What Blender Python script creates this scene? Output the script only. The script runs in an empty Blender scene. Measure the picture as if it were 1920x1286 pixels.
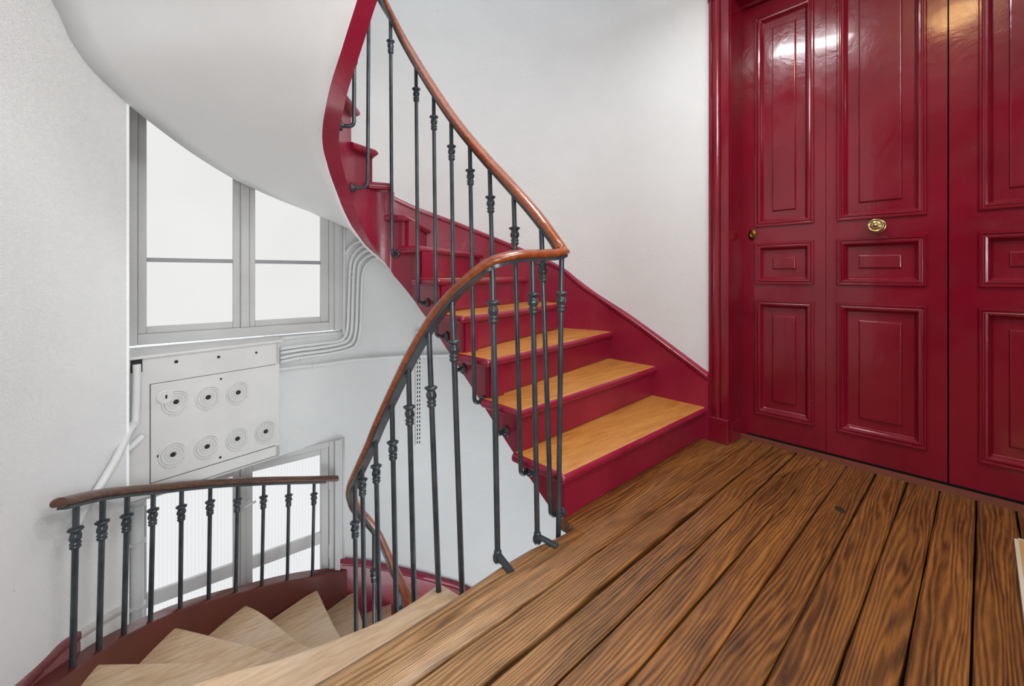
import bpy, math, random
from mathutils import Vector, Matrix
random.seed(7)
S = 0.87            # camera height in metres; all plan coordinates below are in units of it
C = bpy.context.scene.collection
PI = math.pi

# ------------------------------------------------------------------ camera, light, exposure
sc = bpy.context.scene
cam_d = bpy.data.cameras.new('camera'); cam = bpy.data.objects.new('camera', cam_d); C.objects.link(cam)
cam.location = (0, 0, S); cam.rotation_euler = (PI/2, 0, -math.atan2(.6726, .740))
cam_d.sensor_width = 36; cam_d.lens = 15.0; cam_d.shift_y = -127/1920; cam_d.clip_start = .02
sc.camera = cam
sc.view_settings.view_transform = 'Standard'; sc.view_settings.look = 'None'
sc.view_settings.gamma = 1; sc.view_settings.use_curve_mapping = False
sc.view_settings.exposure = 0.55
w = bpy.data.worlds.new('sky'); sc.world = w; w.use_nodes = True
w.node_tree.nodes['Background'].inputs[0].default_value = (.90, .95, 1, 1)
w.node_tree.nodes['Background'].inputs[1].default_value = .9
def area(name, loc, target, size, size_y, power, col):
    l = bpy.data.lights.new(name, 'AREA'); l.shape = 'RECTANGLE'; l.size = size*S; l.size_y = size_y*S
    l.energy = power; l.color = col
    o = bpy.data.objects.new(name, l); C.objects.link(o); o.location = Vector(loc)*S
    d = (Vector(target)-Vector(loc)); o.rotation_euler = d.to_track_quat('-Z', 'Y').to_euler()
    return o
area('landing_fill', (-.3, -1.27, .85), (-.2, 2.5, -.4), 1.5, 1.2, 44, (.95, .975, 1))  # added fill behind the camera; no window stands here
area('shaft_top_fill', (.9, 2.1, 5.9), (.9, 2.1, 0), 2.2, 2.2, 5, (.95, .98, 1))  # soft fill added at the shaft top, not an actual roof light
area('door_sheen_fill', (1.60, .93, 2.86), (1.2, 1.1, 0), .50, .28, 12, (.95, .98, 1))  # no fixture: added for the door's pale reflection and brighter treads
area('soffit_uplight_fill', (1.2, 1.5, -2.2), (1.1, 2.6, .6), 1.2, 1.2, 11, (.95, .98, 1))  # unseen uplight added below to brighten the soffit
area('left_wall_fill', (1.5, -.7, 2.7), (-.2, 2.4, .7), 1.4, 1.0, 30, (.94, .975, 1))  # extra fill added to brighten the left wall, separate from the ceiling lamp

# ------------------------------------------------------------------ helpers
def V(p): return (p[0]*S, p[1]*S, p[2]*S)
def par(o, p):
    if p is not None:
        o.parent = p; o.matrix_parent_inverse = Matrix.Translation(-Vector(p.location)) if p.type == 'EMPTY' else Matrix.Identity(4)
def mesh(name, vs, fs, m, parent=None, smooth=False, mi=None, raw=False):
    me = bpy.data.meshes.new(name)
    me.from_pydata([tuple(v) for v in vs] if raw else [V(v) for v in vs], [], fs)
    for x in (m if isinstance(m, (list, tuple)) else [m]): me.materials.append(x)
    if mi: me.polygons.foreach_set('material_index', mi)
    if smooth: me.polygons.foreach_set('use_smooth', [True]*len(me.polygons))
    me.update()
    o = bpy.data.objects.new(name, me); C.objects.link(o); par(o, parent)
    return o
def fixn(o):
    import bmesh
    b = bmesh.new(); b.from_mesh(o.data); bmesh.ops.recalc_face_normals(b, faces=b.faces); b.to_mesh(o.data); b.free(); return o
def sharp(o, deg=35):
    o.data.polygons.foreach_set('use_smooth', [True]*len(o.data.polygons))
    try: o.data.set_sharp_from_angle(angle=math.radians(deg))
    except Exception: pass
    return o
def bev(o, wd, seg=2):
    m = o.modifiers.new('bevel', 'BEVEL'); m.width = wd*S; m.segments = seg; m.limit_method = 'ANGLE'; m.angle_limit = math.radians(40); return o
def thing(name, label, cat, loc, group=None, kind=None):
    o = bpy.data.objects.new(name, None); C.objects.link(o); o.location = V(loc); o.empty_display_size = .1
    if label: o['label'] = label
    if cat: o['category'] = cat
    if group: o['group'] = group
    if kind: o['kind'] = kind
    return o
def tag(o, label, cat, group=None):
    o['label'] = label; o['category'] = cat
    if group: o['group'] = group
    return o
def struct(o, label=None):
    o['kind'] = 'structure'
    if label: o['label'] = label
    return o
def boxv(x0, x1, y0, y1, z0, z1, T=None):
    v = [(x, y, z) for z in (z0, z1) for y in (y0, y1) for x in (x0, x1)]
    if T: v = [T(*p) for p in v]
    return v, [(0,2,3,1), (4,5,7,6), (0,1,5,4), (2,6,7,3), (0,4,6,2), (1,3,7,5)]
def merge(parts):
    vs, fs = [], []
    for v, f in parts:
        n = len(vs); vs += list(v); fs += [tuple(i+n for i in q) for q in f]
    return vs, fs
def box(name, x0, x1, y0, y1, z0, z1, m, parent=None, T=None, b=0):
    v, f = boxv(x0, x1, y0, y1, z0, z1, T); o = fixn(mesh(name, v, f, m, parent))
    if b: bev(o, b)
    return o
def cr(P, n=8):
    out = []
    D = len(P[0])
    for i in range(len(P)-1):
        p0 = P[max(i-1, 0)]; p1 = P[i]; p2 = P[i+1]; p3 = P[min(i+2, len(P)-1)]
        for j in range(n):
            t = j/n
            out.append(tuple(.5*((2*p1[m])+(-p0[m]+p2[m])*t+(2*p0[m]-5*p1[m]+4*p2[m]-p3[m])*t*t+(-p0[m]+3*p1[m]-3*p2[m]+p3[m])*t**3) for m in range(D)))
    out.append(tuple(P[-1])); return out
def sweepv(path, prof, closed_prof=True, caps=True):
    """sweep profile [(side, up)] along path keeping 'side' horizontal"""
    vs, fs = [], []; n = len(prof); P = [Vector(p) for p in path]
    for i, p in enumerate(P):
        t = (P[min(i+1, len(P)-1)]-P[max(i-1, 0)]).normalized()
        side = t.cross(Vector((0, 0, 1)))
        if side.length < 1e-4: side = Vector((1, 0, 0))
        side.normalize(); up = side.cross(t).normalized()
        for a, b in prof: vs.append(p+side*a+up*b)
    m = n if closed_prof else n-1
    for i in range(len(P)-1):
        for j in range(m):
            a = i*n+j; b = i*n+(j+1) % n; fs.append((a, b, b+n, a+n))
    if caps and closed_prof:
        fs.append(tuple(range(n))[::-1]); fs.append(tuple(range((len(P)-1)*n, len(P)*n)))
    return vs, fs
def tubev(path, r, n=10):
    """round tube with parallel transport"""
    P = [Vector(p) for p in path]; vs, fs = [], []
    t = (P[1]-P[0]).normalized(); u = t.orthogonal().normalized()
    for i, p in enumerate(P):
        t2 = (P[min(i+1, len(P)-1)]-P[max(i-1, 0)]).normalized()
        u = (u-t2*u.dot(t2)).normalized(); v = t2.cross(u)
        for k in range(n):
            a = 2*PI*k/n; vs.append(p+(u*math.cos(a)+v*math.sin(a))*r)
    for i in range(len(P)-1):
        for k in range(n):
            a = i*n+k; b = i*n+(k+1) % n; fs.append((a, b, b+n, a+n))
    fs.append(tuple(range(n))[::-1]); fs.append(tuple(range((len(P)-1)*n, len(P)*n)))
    return vs, fs
def lathev(prof, n=16, axis='Z', mod=None):
    vs, fs = [], []
    for i, (r, h) in enumerate(prof):
        for k in range(n):
            a = 2*PI*k/n; rr = r*(mod(i, a) if mod else 1)
            x, y = rr*math.cos(a), rr*math.sin(a)
            vs.append({'Z': (x, y, h), 'X': (h, x, y), 'Y': (x, h, y)}[axis])
    for i in range(len(prof)-1):
        for k in range(n):
            a = i*n+k; b = i*n+(k+1) % n; fs.append((a, b, b+n, a+n))
    fs.append(tuple(range(n))[::-1]); fs.append(tuple(range((len(prof)-1)*n, len(prof)*n)))
    return vs, fs
def lerp(a, b, t): return a+(b-a)*t
def interp(T, x):
    if x <= T[0][0]:
        (a, b), (c, d) = T[0], T[1]
    elif x >= T[-1][0]:
        (a, b), (c, d) = T[-2], T[-1]
    else:
        for i in range(len(T)-1):
            if T[i][0] <= x <= T[i+1][0]: (a, b), (c, d) = T[i], T[i+1]; break
    return b+(d-b)*(x-a)/(c-a)

# ------------------------------------------------------------------ materials
def srgb(r, g, b): return tuple((c/255/12.92 if c/255 <= .04045 else ((c/255+.055)/1.055)**2.4) for c in (r, g, b))+(1,)
class M:
    def __init__(s, name):
        s.m = bpy.data.materials.new(name); s.m.use_nodes = True; s.t = s.m.node_tree; s.b = s.t.nodes['Principled BSDF']
    def n(s, typ, **kw):
        x = s.t.nodes.new(typ)
        for k, v in kw.items():
            if k in x.inputs: x.inputs[k].default_value = v
            else: setattr(x, k, v)
        return x
    def l(s, a, b): s.t.links.new(a, b)
    def coord(s, scale=(1, 1, 1), rnd=0, rot=(0, 0, 0)):
        g = s.n('ShaderNodeNewGeometry'); mp = s.n('ShaderNodeMapping'); mp.inputs['Scale'].default_value = scale; mp.inputs['Rotation'].default_value = rot
        s.l(g.outputs['Position'], mp.inputs['Vector']); out = mp.outputs['Vector']
        if rnd:
            oi = s.n('ShaderNodeObjectInfo'); cx = s.n('ShaderNodeCombineXYZ'); mu = s.n('ShaderNodeMath', operation='MULTIPLY'); mu.inputs[1].default_value = rnd
            s.l(oi.outputs['Random'], mu.inputs[0])
            for i in range(3): s.l(mu.outputs[0], cx.inputs[i])
            ad = s.n('ShaderNodeVectorMath', operation='ADD'); s.l(out, ad.inputs[0]); s.l(cx.outputs[0], ad.inputs[1]); out = ad.outputs[0]
        return out
    def noise(s, vec, scale, detail=4, rough=.5, dist=0):
        x = s.n('ShaderNodeTexNoise'); x.inputs['Scale'].default_value = scale; x.inputs['Detail'].default_value = detail
        x.inputs['Roughness'].default_value = rough; x.inputs['Distortion'].default_value = dist; s.l(vec, x.inputs['Vector']); return x.outputs['Fac']
    def ramp(s, fac, stops):
        r = s.n('ShaderNodeValToRGB'); e = r.color_ramp.elements
        while len(e) < len(stops): e.new(.5)
        for i, (p, c) in enumerate(stops): e[i].position = p; e[i].color = c
        s.l(fac, r.inputs[0]); return r.outputs[0]
    def mix(s, fac, a, b, mode='MIX'):
        x = s.n('ShaderNodeMix', data_type='RGBA', blend_type=mode)
        if isinstance(fac, (int, float)): x.inputs[0].default_value = fac
        else: s.l(fac, x.inputs[0])
        for i, c in ((6, a), (7, b)):
            if isinstance(c, tuple): x.inputs[i].default_value = c
            else: s.l(c, x.inputs[i])
        return x.outputs[2]
    def bump(s, h, strength, dist=.002, chain=None):
        b = s.n('ShaderNodeBump'); b.inputs['Strength'].default_value = strength; b.inputs['Distance'].default_value = dist
        s.l(h, b.inputs['Height'])
        if chain: s.l(chain, b.inputs['Normal'])
        s.l(b.outputs[0], s.b.inputs['Normal']); return b.outputs[0]
    def set(s, **k):
        for a, v in k.items():
            a = a.replace('_', ' ')
            if isinstance(v, (int, float, tuple)): s.b.inputs[a].default_value = v
            else: s.l(v, s.b.inputs[a])
        return s
BW = lambda v: (v, v, v, 1)

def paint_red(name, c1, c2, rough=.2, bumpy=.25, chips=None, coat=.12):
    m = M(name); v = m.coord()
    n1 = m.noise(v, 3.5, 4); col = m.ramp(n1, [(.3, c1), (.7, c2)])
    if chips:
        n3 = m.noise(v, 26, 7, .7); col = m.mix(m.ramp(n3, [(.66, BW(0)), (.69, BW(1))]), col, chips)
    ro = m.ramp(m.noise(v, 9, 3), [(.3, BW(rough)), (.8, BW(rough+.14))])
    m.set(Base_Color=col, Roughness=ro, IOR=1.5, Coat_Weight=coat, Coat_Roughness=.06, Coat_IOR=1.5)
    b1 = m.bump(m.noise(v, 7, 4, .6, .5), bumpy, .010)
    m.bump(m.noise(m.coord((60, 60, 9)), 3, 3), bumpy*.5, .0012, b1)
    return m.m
RED = paint_red('glossy_crimson_paint', srgb(106, 8, 27), srgb(122, 15, 36), .15, .22, None, .32)
RED_STAIR = paint_red('stair_crimson_paint', srgb(124, 14, 42), srgb(142, 26, 54), .26, .2, srgb(150, 70, 70))
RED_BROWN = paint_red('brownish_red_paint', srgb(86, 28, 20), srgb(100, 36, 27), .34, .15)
RED_WORN = paint_red('worn_red_skirting_paint', srgb(110, 45, 50), srgb(150, 90, 92), .4, .6, srgb(200, 190, 186))

def wall_mat(name, c1, c2, weave=True, st=.8):
    m = M(name); v = m.coord()
    col = m.ramp(m.noise(v, 1.6, 5, .6), [(.3, c1), (.7, c2)])
    spots = m.ramp(m.noise(v, 55, 2, .4), [(.80, BW(0)), (.82, BW(.8))])
    col = m.mix(spots, col, srgb(150, 148, 145))
    m.set(Base_Color=col, Roughness=.55)
    last = m.bump(m.noise(v, 5, 5, .6), .25, .012)
    if weave:
        w1 = m.n('ShaderNodeTexWave', wave_type='BANDS', bands_direction='Z'); w1.inputs['Scale'].default_value = 75; w1.inputs['Distortion'].default_value = .6; w1.inputs['Detail'].default_value = 1
        m.l(m.coord((.35, .35, 1), rot=(0, 0, 0)), w1.inputs['Vector'])
        w2 = m.n('ShaderNodeTexWave', wave_type='BANDS', bands_direction='DIAGONAL'); w2.inputs['Scale'].default_value = 60; w2.inputs['Distortion'].default_value = .6
        m.l(v, w2.inputs['Vector'])
        mm = m.n('ShaderNodeMath', operation='MULTIPLY'); m.l(w1.outputs['Fac'], mm.inputs[0]); m.l(w2.outputs['Fac'], mm.inputs[1])
        m.bump(mm.outputs[0], st, .0014, last)
    return m.m
WALL = wall_mat('woven_glass_cloth_wall_paint', srgb(211, 214, 214), srgb(219, 222, 222))
WALL_L = wall_mat('woven_glass_cloth_wall_paint_lit', srgb(230, 232, 233), srgb(238, 240, 240), st=1.0)  # same wall cloth in a lighter colour, the window light painted in
PLASTER = wall_mat('smooth_plaster', srgb(216, 218, 218), srgb(224, 226, 226), weave=False)
def simple(name, c, rough=.45, metal=0, bs=0, bsc=30, coat=0):
    m = M(name); v = m.coord()
    c2 = tuple(min(1, x*1.12) for x in c[:3])+(1,)
    m.set(Base_Color=m.ramp(m.noise(v, 6, 5, .6), [(.3, c), (.75, c2)]), Roughness=rough, Metallic=metal, Coat_Weight=coat)
    if bs: m.bump(m.noise(v, bsc, 4), bs, .002)
    return m.m
FRAME = simple('window_frame_paint_backlit', srgb(184, 185, 184), .4, 0, .3, 25)  # white woodwork greyed: its backlit shade is put into the colour
WHITE = simple('white_gloss_woodwork_paint', srgb(200, 201, 200), .38, 0, .25, 25)
WHITE2 = simple('pipe_white_paint', srgb(208, 210, 210), .4, 0, .3, 40)
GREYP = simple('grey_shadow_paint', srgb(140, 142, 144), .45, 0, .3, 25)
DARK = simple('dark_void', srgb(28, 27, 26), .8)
DARKWOOD = simple('dark_subfloor', srgb(30, 20, 12), .9)
IRON_M = M('dark_painted_iron'); _v = IRON_M.coord()
IRON_M.set(Base_Color=IRON_M.ramp(IRON_M.noise(_v, 14, 4, .6), [(.35, srgb(54, 61, 67)), (.64, srgb(74, 81, 86)), (.78, srgb(104, 70, 58))]), Roughness=.30, Metallic=.4)
IRON_M.bump(IRON_M.noise(_v, 90, 3), .3, .0008)
IRON = IRON_M.m
BRASS = simple('aged_brass', srgb(176, 160, 112), .22, 1, .1, 60)
BRASS_D = simple('dull_brass', srgb(110, 88, 40), .4, 1, .2, 60)
THRESH = simple('worn_brown_threshold', srgb(110, 60, 44), .5, 0, .4, 30)

def wood(name, stops, axis=0, rough=.4, sc_=1.0, grain=.5, coat=0.0, normalmix=None, wear=None, pores=.5, ring=7.0, wave=.26, bands=None, footworn=None):
    m = M(name)
    st = [9.0, 9.0, 9.0]; st[axis] = 1.5 if not bands else .9
    v = m.coord(tuple(st), rnd=37)
    wv = m.n('ShaderNodeTexWave', wave_type='BANDS', bands_direction='DIAGONAL', wave_profile='SIN')
    wv.inputs['Scale'].default_value = ring*sc_*.42; wv.inputs['Distortion'].default_value = 11; wv.inputs['Detail'].default_value = 4
    if bands: wv.bands_direction = bands; wv.inputs['Scale'].default_value = 3.3; wv.inputs['Distortion'].default_value = 46; wv.inputs['Detail'].default_value = 3
    wv.inputs['Detail Scale'].default_value = 1.3; wv.inputs['Detail Roughness'].default_value = .62
    if bands: wv.inputs['Detail Scale'].default_value = .24; wv.inputs['Detail Roughness'].default_value = .5
    m.l(v, wv.inputs['Vector'])
    n1 = m.noise(v, 2.2*sc_, 6, .65, 1.5)
    st2 = [110.0, 110.0, 110.0]; st2[axis] = 7.0
    fine = m.noise(m.coord(tuple(st2), rnd=11), 1.5, 3, .65)
    a = m.n('ShaderNodeMath', operation='MULTIPLY_ADD'); m.l(wv.outputs['Fac'], a.inputs[0]); a.inputs[1].default_value = wave; 
    b_ = m.n('ShaderNodeMath', operation='MULTIPLY'); m.l(n1, b_.inputs[0]); b_.inputs[1].default_value = .97-wave; m.l(b_.outputs[0], a.inputs[2])
    c = m.n('ShaderNodeMath', operation='MULTIPLY_ADD'); m.l(fine, c.inputs[0]); c.inputs[1].default_value = .35*grain*2; m.l(a.outputs[0], c.inputs[2])
    d = m.n('ShaderNodeMath', operation='SUBTRACT'); m.l(c.outputs[0], d.inputs[0]); d.inputs[1].default_value = .17*grain*2
    col = m.ramp(d.outputs[0], stops)
    oi = m.n('ShaderNodeObjectInfo'); rr = m.ramp(oi.outputs['Random'], [(0, BW(.80)), (1, BW(1.0))])
    col = m.mix(1.0, col, rr, 'MULTIPLY')
    if wear:
        wn = m.noise(m.coord((2.2, 2.2, 2.2)), 1.6, 4, .6); col = m.mix(m.ramp(wn, [(.45, BW(0)), (.75, BW(.55))]), col, wear)
    if footworn:      # boards rubbed pale by feet at the head of the lower flight
        g2 = m.n('ShaderNodeNewGeometry'); s2 = m.n('ShaderNodeSeparateXYZ'); m.l(g2.outputs['Position'], s2.inputs[0])
        fx = m.n('ShaderNodeMapRange', interpolation_type='SMOOTHSTEP'); fx.inputs[1].default_value = 1.35; fx.inputs[2].default_value = .35; m.l(s2.outputs[0], fx.inputs[0])
        fy = m.n('ShaderNodeMapRange', interpolation_type='SMOOTHSTEP'); fy.inputs[1].default_value = .35; fy.inputs[2].default_value = .92; m.l(s2.outputs[1], fy.inputs[0])
        mu = m.n('ShaderNodeMath', operation='MULTIPLY'); m.l(fx.outputs[0], mu.inputs[0]); m.l(fy.outputs[0], mu.inputs[1])
        nz = m.ramp(m.noise(m.coord((1, 2.5, 1)), 2.6, 5, .6), [(.25, BW(.55)), (.7, BW(1))]); m2 = m.n('ShaderNodeMath', operation='MULTIPLY'); m.l(mu.outputs[0], m2.inputs[0]); m.l(nz, m2.inputs[1])
        col = m.mix(m2.outputs[0], col, m.ramp(d.outputs[0], footworn))
    if normalmix:
        g = m.n('ShaderNodeNewGeometry'); sx = m.n('ShaderNodeSeparateXYZ'); m.l(g.outputs['Normal'], sx.inputs[0])
        col = m.mix(m.ramp(sx.outputs[2], [(.80, BW(0)), (.92, BW(1))]), normalmix, col)
    ro = m.ramp(fine, [(.3, BW(rough+.15)), (.7, BW(rough))])
    m.set(Base_Color=col, Roughness=ro, Coat_Weight=coat, Coat_Roughness=.25)
    m.bump(d.outputs[0], .35, .003)
    return m.m
FLOOR = wood('aged_oak_floorboard', [(.22, srgb(42, 23, 8)), (.40, srgb(92, 55, 22)), (.55, srgb(124, 77, 33)), (.75, srgb(156, 103, 50))], 0, .33, .8, .75, .12, wave=.24, bands='Y', wear=srgb(112, 72, 34), footworn=[(.22, srgb(92, 66, 38)), (.42, srgb(150, 116, 76)), (.7, srgb(190, 154, 112))])
TREAD_UP = wood('waxed_oak_stair_tread', [(.15, srgb(150, 92, 36)), (.45, srgb(196, 130, 58)), (.75, srgb(220, 158, 84))], 0, .3, .6, .35, .2, wave=.10)
TREAD_LO = wood('worn_pale_oak_stair_tread', [(.15, srgb(150, 114, 78)), (.4, srgb(214, 178, 136)), (.75, srgb(240, 214, 182))], 0, .36, .8, .5, .15, wear=srgb(226, 206, 184), wave=.14)
RAIL_W = wood('polished_oak_handrail', [(.15, srgb(96, 42, 18)), (.45, srgb(142, 68, 30)), (.8, srgb(176, 96, 48))], 1, .2, .8, .3, .6, wave=.1)
RAIL_D = wood('dark_oak_handrail', [(.15, srgb(54, 30, 20)), (.45, srgb(92, 56, 38)), (.8, srgb(124, 82, 58))], 0, .3, .8, .35, .3)
MATM = simple('tan_coir_mat', srgb(176, 138, 84), .95, 0, .8, 200)
MATE = simple('mat_edge_grey', srgb(186, 176, 160), .8)

def glass(name, strength, ribs, col=(1, .995, .98)):
    m = M(name); t = m.t; t.nodes.remove(m.b)
    out = [x for x in t.nodes if x.type == 'OUTPUT_MATERIAL'][0]
    em = m.n('ShaderNodeEmission'); gl = m.n('ShaderNodeBsdfGlossy'); gl.inputs['Roughness'].default_value = .3
    v = m.coord((1, 1, 1)); n = m.noise(v, 2.2, 3)
    r = m.ramp(n, [(.3, (col[0]*.955, col[1]*.955, col[2]*.955, 1)), (.7, col+(1,))])
    if ribs:
        wv = m.n('ShaderNodeTexWave', wave_type='BANDS', bands_direction='X'); wv.inputs['Scale'].default_value = 19; m.l(v, wv.inputs['Vector'])
        r = m.mix(.16, r, m.ramp(wv.outputs['Fac'], [(.1, BW(.55)), (.5, BW(1))]), 'MULTIPLY')
    m.l(r, em.inputs[0]); em.inputs[1].default_value = strength
    ms = m.n('ShaderNodeMixShader'); ms.inputs[0].default_value = .006
    m.l(em.outputs[0], ms.inputs[1]); m.l(gl.outputs[0], ms.inputs[2]); m.l(ms.outputs[0], out.inputs[0])
    return m.m
GLASS_UP = glass('frosted_daylit_glass', .61, False, (.965, .965, .955))
GLASS_LO = glass('ribbed_daylit_glass', .63, True, (.955, .965, .975))

# ------------------------------------------------------------------ plan of the stair
RHO = .1965                      # one riser
CX, CY = 1.13, 1.68              # centre of the curved stairwell wall
def arc(th, r, z=None):
    a = math.radians(th); p = (CX+r*math.cos(a), CY+r*math.sin(a))
    return p if z is None else (p[0], p[1], z)
Wn = {0:(1.33,.90),1:(1.33,1.12),2:(1.33,1.38),3:(1.33,1.60),4:(1.33,1.81),5:(1.33,2.04),6:(1.33,2.26),7:(1.315,2.39),8:(1.25,2.475),9:(1.15,2.52),
      10:(1.00,2.47),11:(.85,2.28),12:(.79,2.05),13:(.79,1.83),14:(.82,1.62),15:(.88,1.42),16:(.95,1.16)}
WL = cr([Wn[k] for k in range(17)], 10)           # 10 samples per step
def Wp(k):
    k = max(0, min(16, k)); i = int(k*10); f = k*10-i
    a = WL[min(i, 160)]; b = WL[min(i+1, 160)]
    return (lerp(a[0], b[0], f), lerp(a[1], b[1], f))
def Wnrm(k):     # horizontal normal pointing from the well into the stair
    a = Wp(k-.15); b = Wp(k+.15); d = Vector((b[0]-a[0], b[1]-a[1])).normalized(); return Vector((d.y, -d.x))
ZB = [(0,-.12),(.5,-.08),(1.24,-.02),(2.27,.162),(4.25,.477),(5.8,.74),(7,.87),(8,.995),(9.2,1.198),(9.65,1.305),(10.2,1.483),(10.75,1.618),(11.3,1.71),(11.9,1.80),(12.7,1.96),(13.2,2.08),(13.45,2.15),(16,2.72)]
TH = {4:19,5:31,6:45,7:61.5,8:73,9:84,10:95.4,11:114.1,12:130.8,13:147.7,14:165,15:180}
def outer(k, lower):
    if k == 1: return (2.64, 1.12)
    if k == 2: return (2.64, 1.45)
    if k == 3: return (2.645, 1.80)
    if k == 16: return (-.37, 1.11)
    if k == 0: return (2.63, .85)
    r = 1.435 if (lower and k >= 10) else 1.515
    return arc(TH[k], r)
MID = {10:[(.97,2.63)],11:[(.605,2.845),(.729,2.432)],12:[(.254,2.679),(.448,2.389),(.562,2.2215)],13:[(.164,2.232),(.485,1.967)],14:[(.09,1.874),(.424,1.725)],15:[(.17,1.56),(.365,1.481),(.675,1.41)]}
def nose(k, lower, n=14, ext=.015):
    P = [outer(k, lower)]+MID.get(k, [])+[Wp(k)]
    nr = Wnrm(k) if 0 < k < 16 else Vector((1, 0))
    e = P[-1]; P[-1] = (e[0]-nr.x*ext, e[1]-nr.y*ext)
    Q = cr(P, 10) if len(P) > 2 else [P[0], P[1]]
    # resample by length
    L = [0]
    for i in range(1, len(Q)): L.append(L[-1]+math.dist(Q[i], Q[i-1]))
    out = []
    for j in range(n):
        s = L[-1]*j/(n-1)
        for i in range(1, len(Q)):
            if L[i] >= s-1e-9: break
        f = (s-L[i-1])/max(1e-9, L[i]-L[i-1]); out.append((lerp(Q[i-1][0], Q[i][0], f), lerp(Q[i-1][1], Q[i][1], f)))
    return out
def shift(line, back, d):
    o = []
    for i, p in enumerate(line):
        a = line[max(i-1, 0)]; b = line[min(i+1, len(line)-1)]
        t = Vector((b[0]-a[0], b[1]-a[1])).normalized(); nn = Vector((-t.y, t.x))
        if nn.dot(Vector(back)) < 0: nn = -nn
        o.append((p[0]+nn.x*d, p[1]+nn.y*d))
    return o
TT = .042
def build_tread(k, lower, mats, parent):
    z = (k-16 if lower else k)*RHO
    F = nose(k, lower)
    if k+1 == 16: Bk = [(-.37, 1.06), (.95, 1.06)]; Bk = [(lerp(-.37, .97, j/13), 1.07) for j in range(14)]
    else:
        Bk = nose(k+1, lower)
    mf = F[7]; mb = Bk[7]; back = (mb[0]-mf[0], mb[1]-mf[1])
    if k+1 != 16: Bk = shift(Bk, back, .045)
    # rounded well-side end: extra thinner columns
    n = 14; prof_n = 8
    vs, fs, mi = [], [], []
    cols = [(F[j], Bk[j], 1.0) for j in range(n)]
    fe, be = F[-1], Bk[-1]; nr = Wnrm(min(k+.5, 15.5))
    for ex, h in ((.010, .9), (.016, .6), (.019, .25)):
        cols.append(((fe[0]-nr.x*ex, fe[1]-nr.y*ex), (be[0]-nr.x*ex, be[1]-nr.y*ex), h))
    for (f, b, h) in cols:
        d = Vector((b[0]-f[0], b[1]-f[1])); d.normalize(); zm = z-TT/2; hh = TT/2*h
        prof = [(1, -1, 'b'), (.024, -1, 'f'), (.010, -.85, 'f'), (.002, -.45, 'f'), (0, .1, 'f'), (.004, .6, 'f'), (.014, .93, 'f'), (.026, 1, 'f'), (1, 1, 'b')]
        for o_, zz, w_ in prof:
            if w_ == 'b': vs.append((b[0], b[1], zm+zz*hh))
            else: vs.append((f[0]+d.x*o_, f[1]+d.y*o_, zm+zz*hh))
    m = 9; N = len(cols)
    for i in range(N-1):
        for j in range(m):
            a = i*m+j; b = i*m+(j+1) % m
            fs.append((a, b, b+m, a+m)); mi.append(0 if (j >= 6 and j < 8 and i < n-1) else 1)
    fs.append(tuple(range(m))[::-1]); mi.append(1); fs.append(tuple(range((N-1)*m, N*m))); mi.append(1)
    o = mesh('tread', vs, fs, mats, parent, mi=mi); fixn(o); sharp(o, 40); return o
def build_riser(k, lower, mat, parent):
    z1 = (k-16 if lower else k)*RHO-TT+.004; z0 = z1-RHO+TT
    F = nose(k, lower, ext=-.004); G = nose(k+1, lower) if k < 15 else [(lerp(-.37, .95, j/13), 1.0) for j in range(14)]
    back = (G[7][0]-F[7][0], G[7][1]-F[7][1])
    A = shift(F, back, .034); B = shift(F, back, .055); vs = []; fs = []
    if k == 16: pass
    for p, q in zip(A, B): vs += [(p[0], p[1], z0), (p[0], p[1], z1), (q[0], q[1], z1), (q[0], q[1], z0)]
    for i in range(len(A)-1):
        for j in range(4):
            a = i*4+j; b = i*4+(j+1) % 4; fs.append((a, b, b+4, a+4))
    fs += [(0, 1, 2, 3), tuple(len(vs)-4+j for j in (3, 2, 1, 0))]
    o = fixn(mesh('riser', vs, fs, mat, parent)); return o
def build_string(k0, k1, dz, mat, parent, name='string'):
    """well-side string: stepped top, curved bottom, thickness T"""
    T = .085; vs, fs = [], []; first = True
    def ring(k, zt):
        p = Wp(k); nr = Wnrm(k); zb = interp(ZB, k)+dz
        a = (p[0]+nr.x*.008, p[1]+nr.y*.008); b = (a[0]+nr.x*T, a[1]+nr.y*T)
        i = len(vs); vs.extend([(a[0], a[1], zb), (a[0], a[1], zt), (b[0], b[1], zt), (b[0], b[1], zb+.0)]); return i
    prev = None
    for s in range(k0, k1):
        zt = s*RHO+dz-TT+.006
        for j in range(-1, 9):
            if j < 0 and (s == 0 or prev is None): continue
            k = s+.13*(1 if s > 0 else 0)+max(j, 0)/8.0*(.995 if s else 1.125)
            zz = zt if j >= 0 else zt-RHO
            if k > 16: k = 16
            i = ring(k, zz)
            if prev is not None:
                for q in range(4): fs.append((prev+q, prev+(q+1) % 4, i+(q+1) % 4, i+q))
            else: fs.append((i, i+1, i+2, i+3))
            prev = i
    fs.append((prev+3, prev+2, prev+1, prev))
    o = mesh(name, vs, fs, mat, parent); fixn(o); sharp(o, 40); return o

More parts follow.
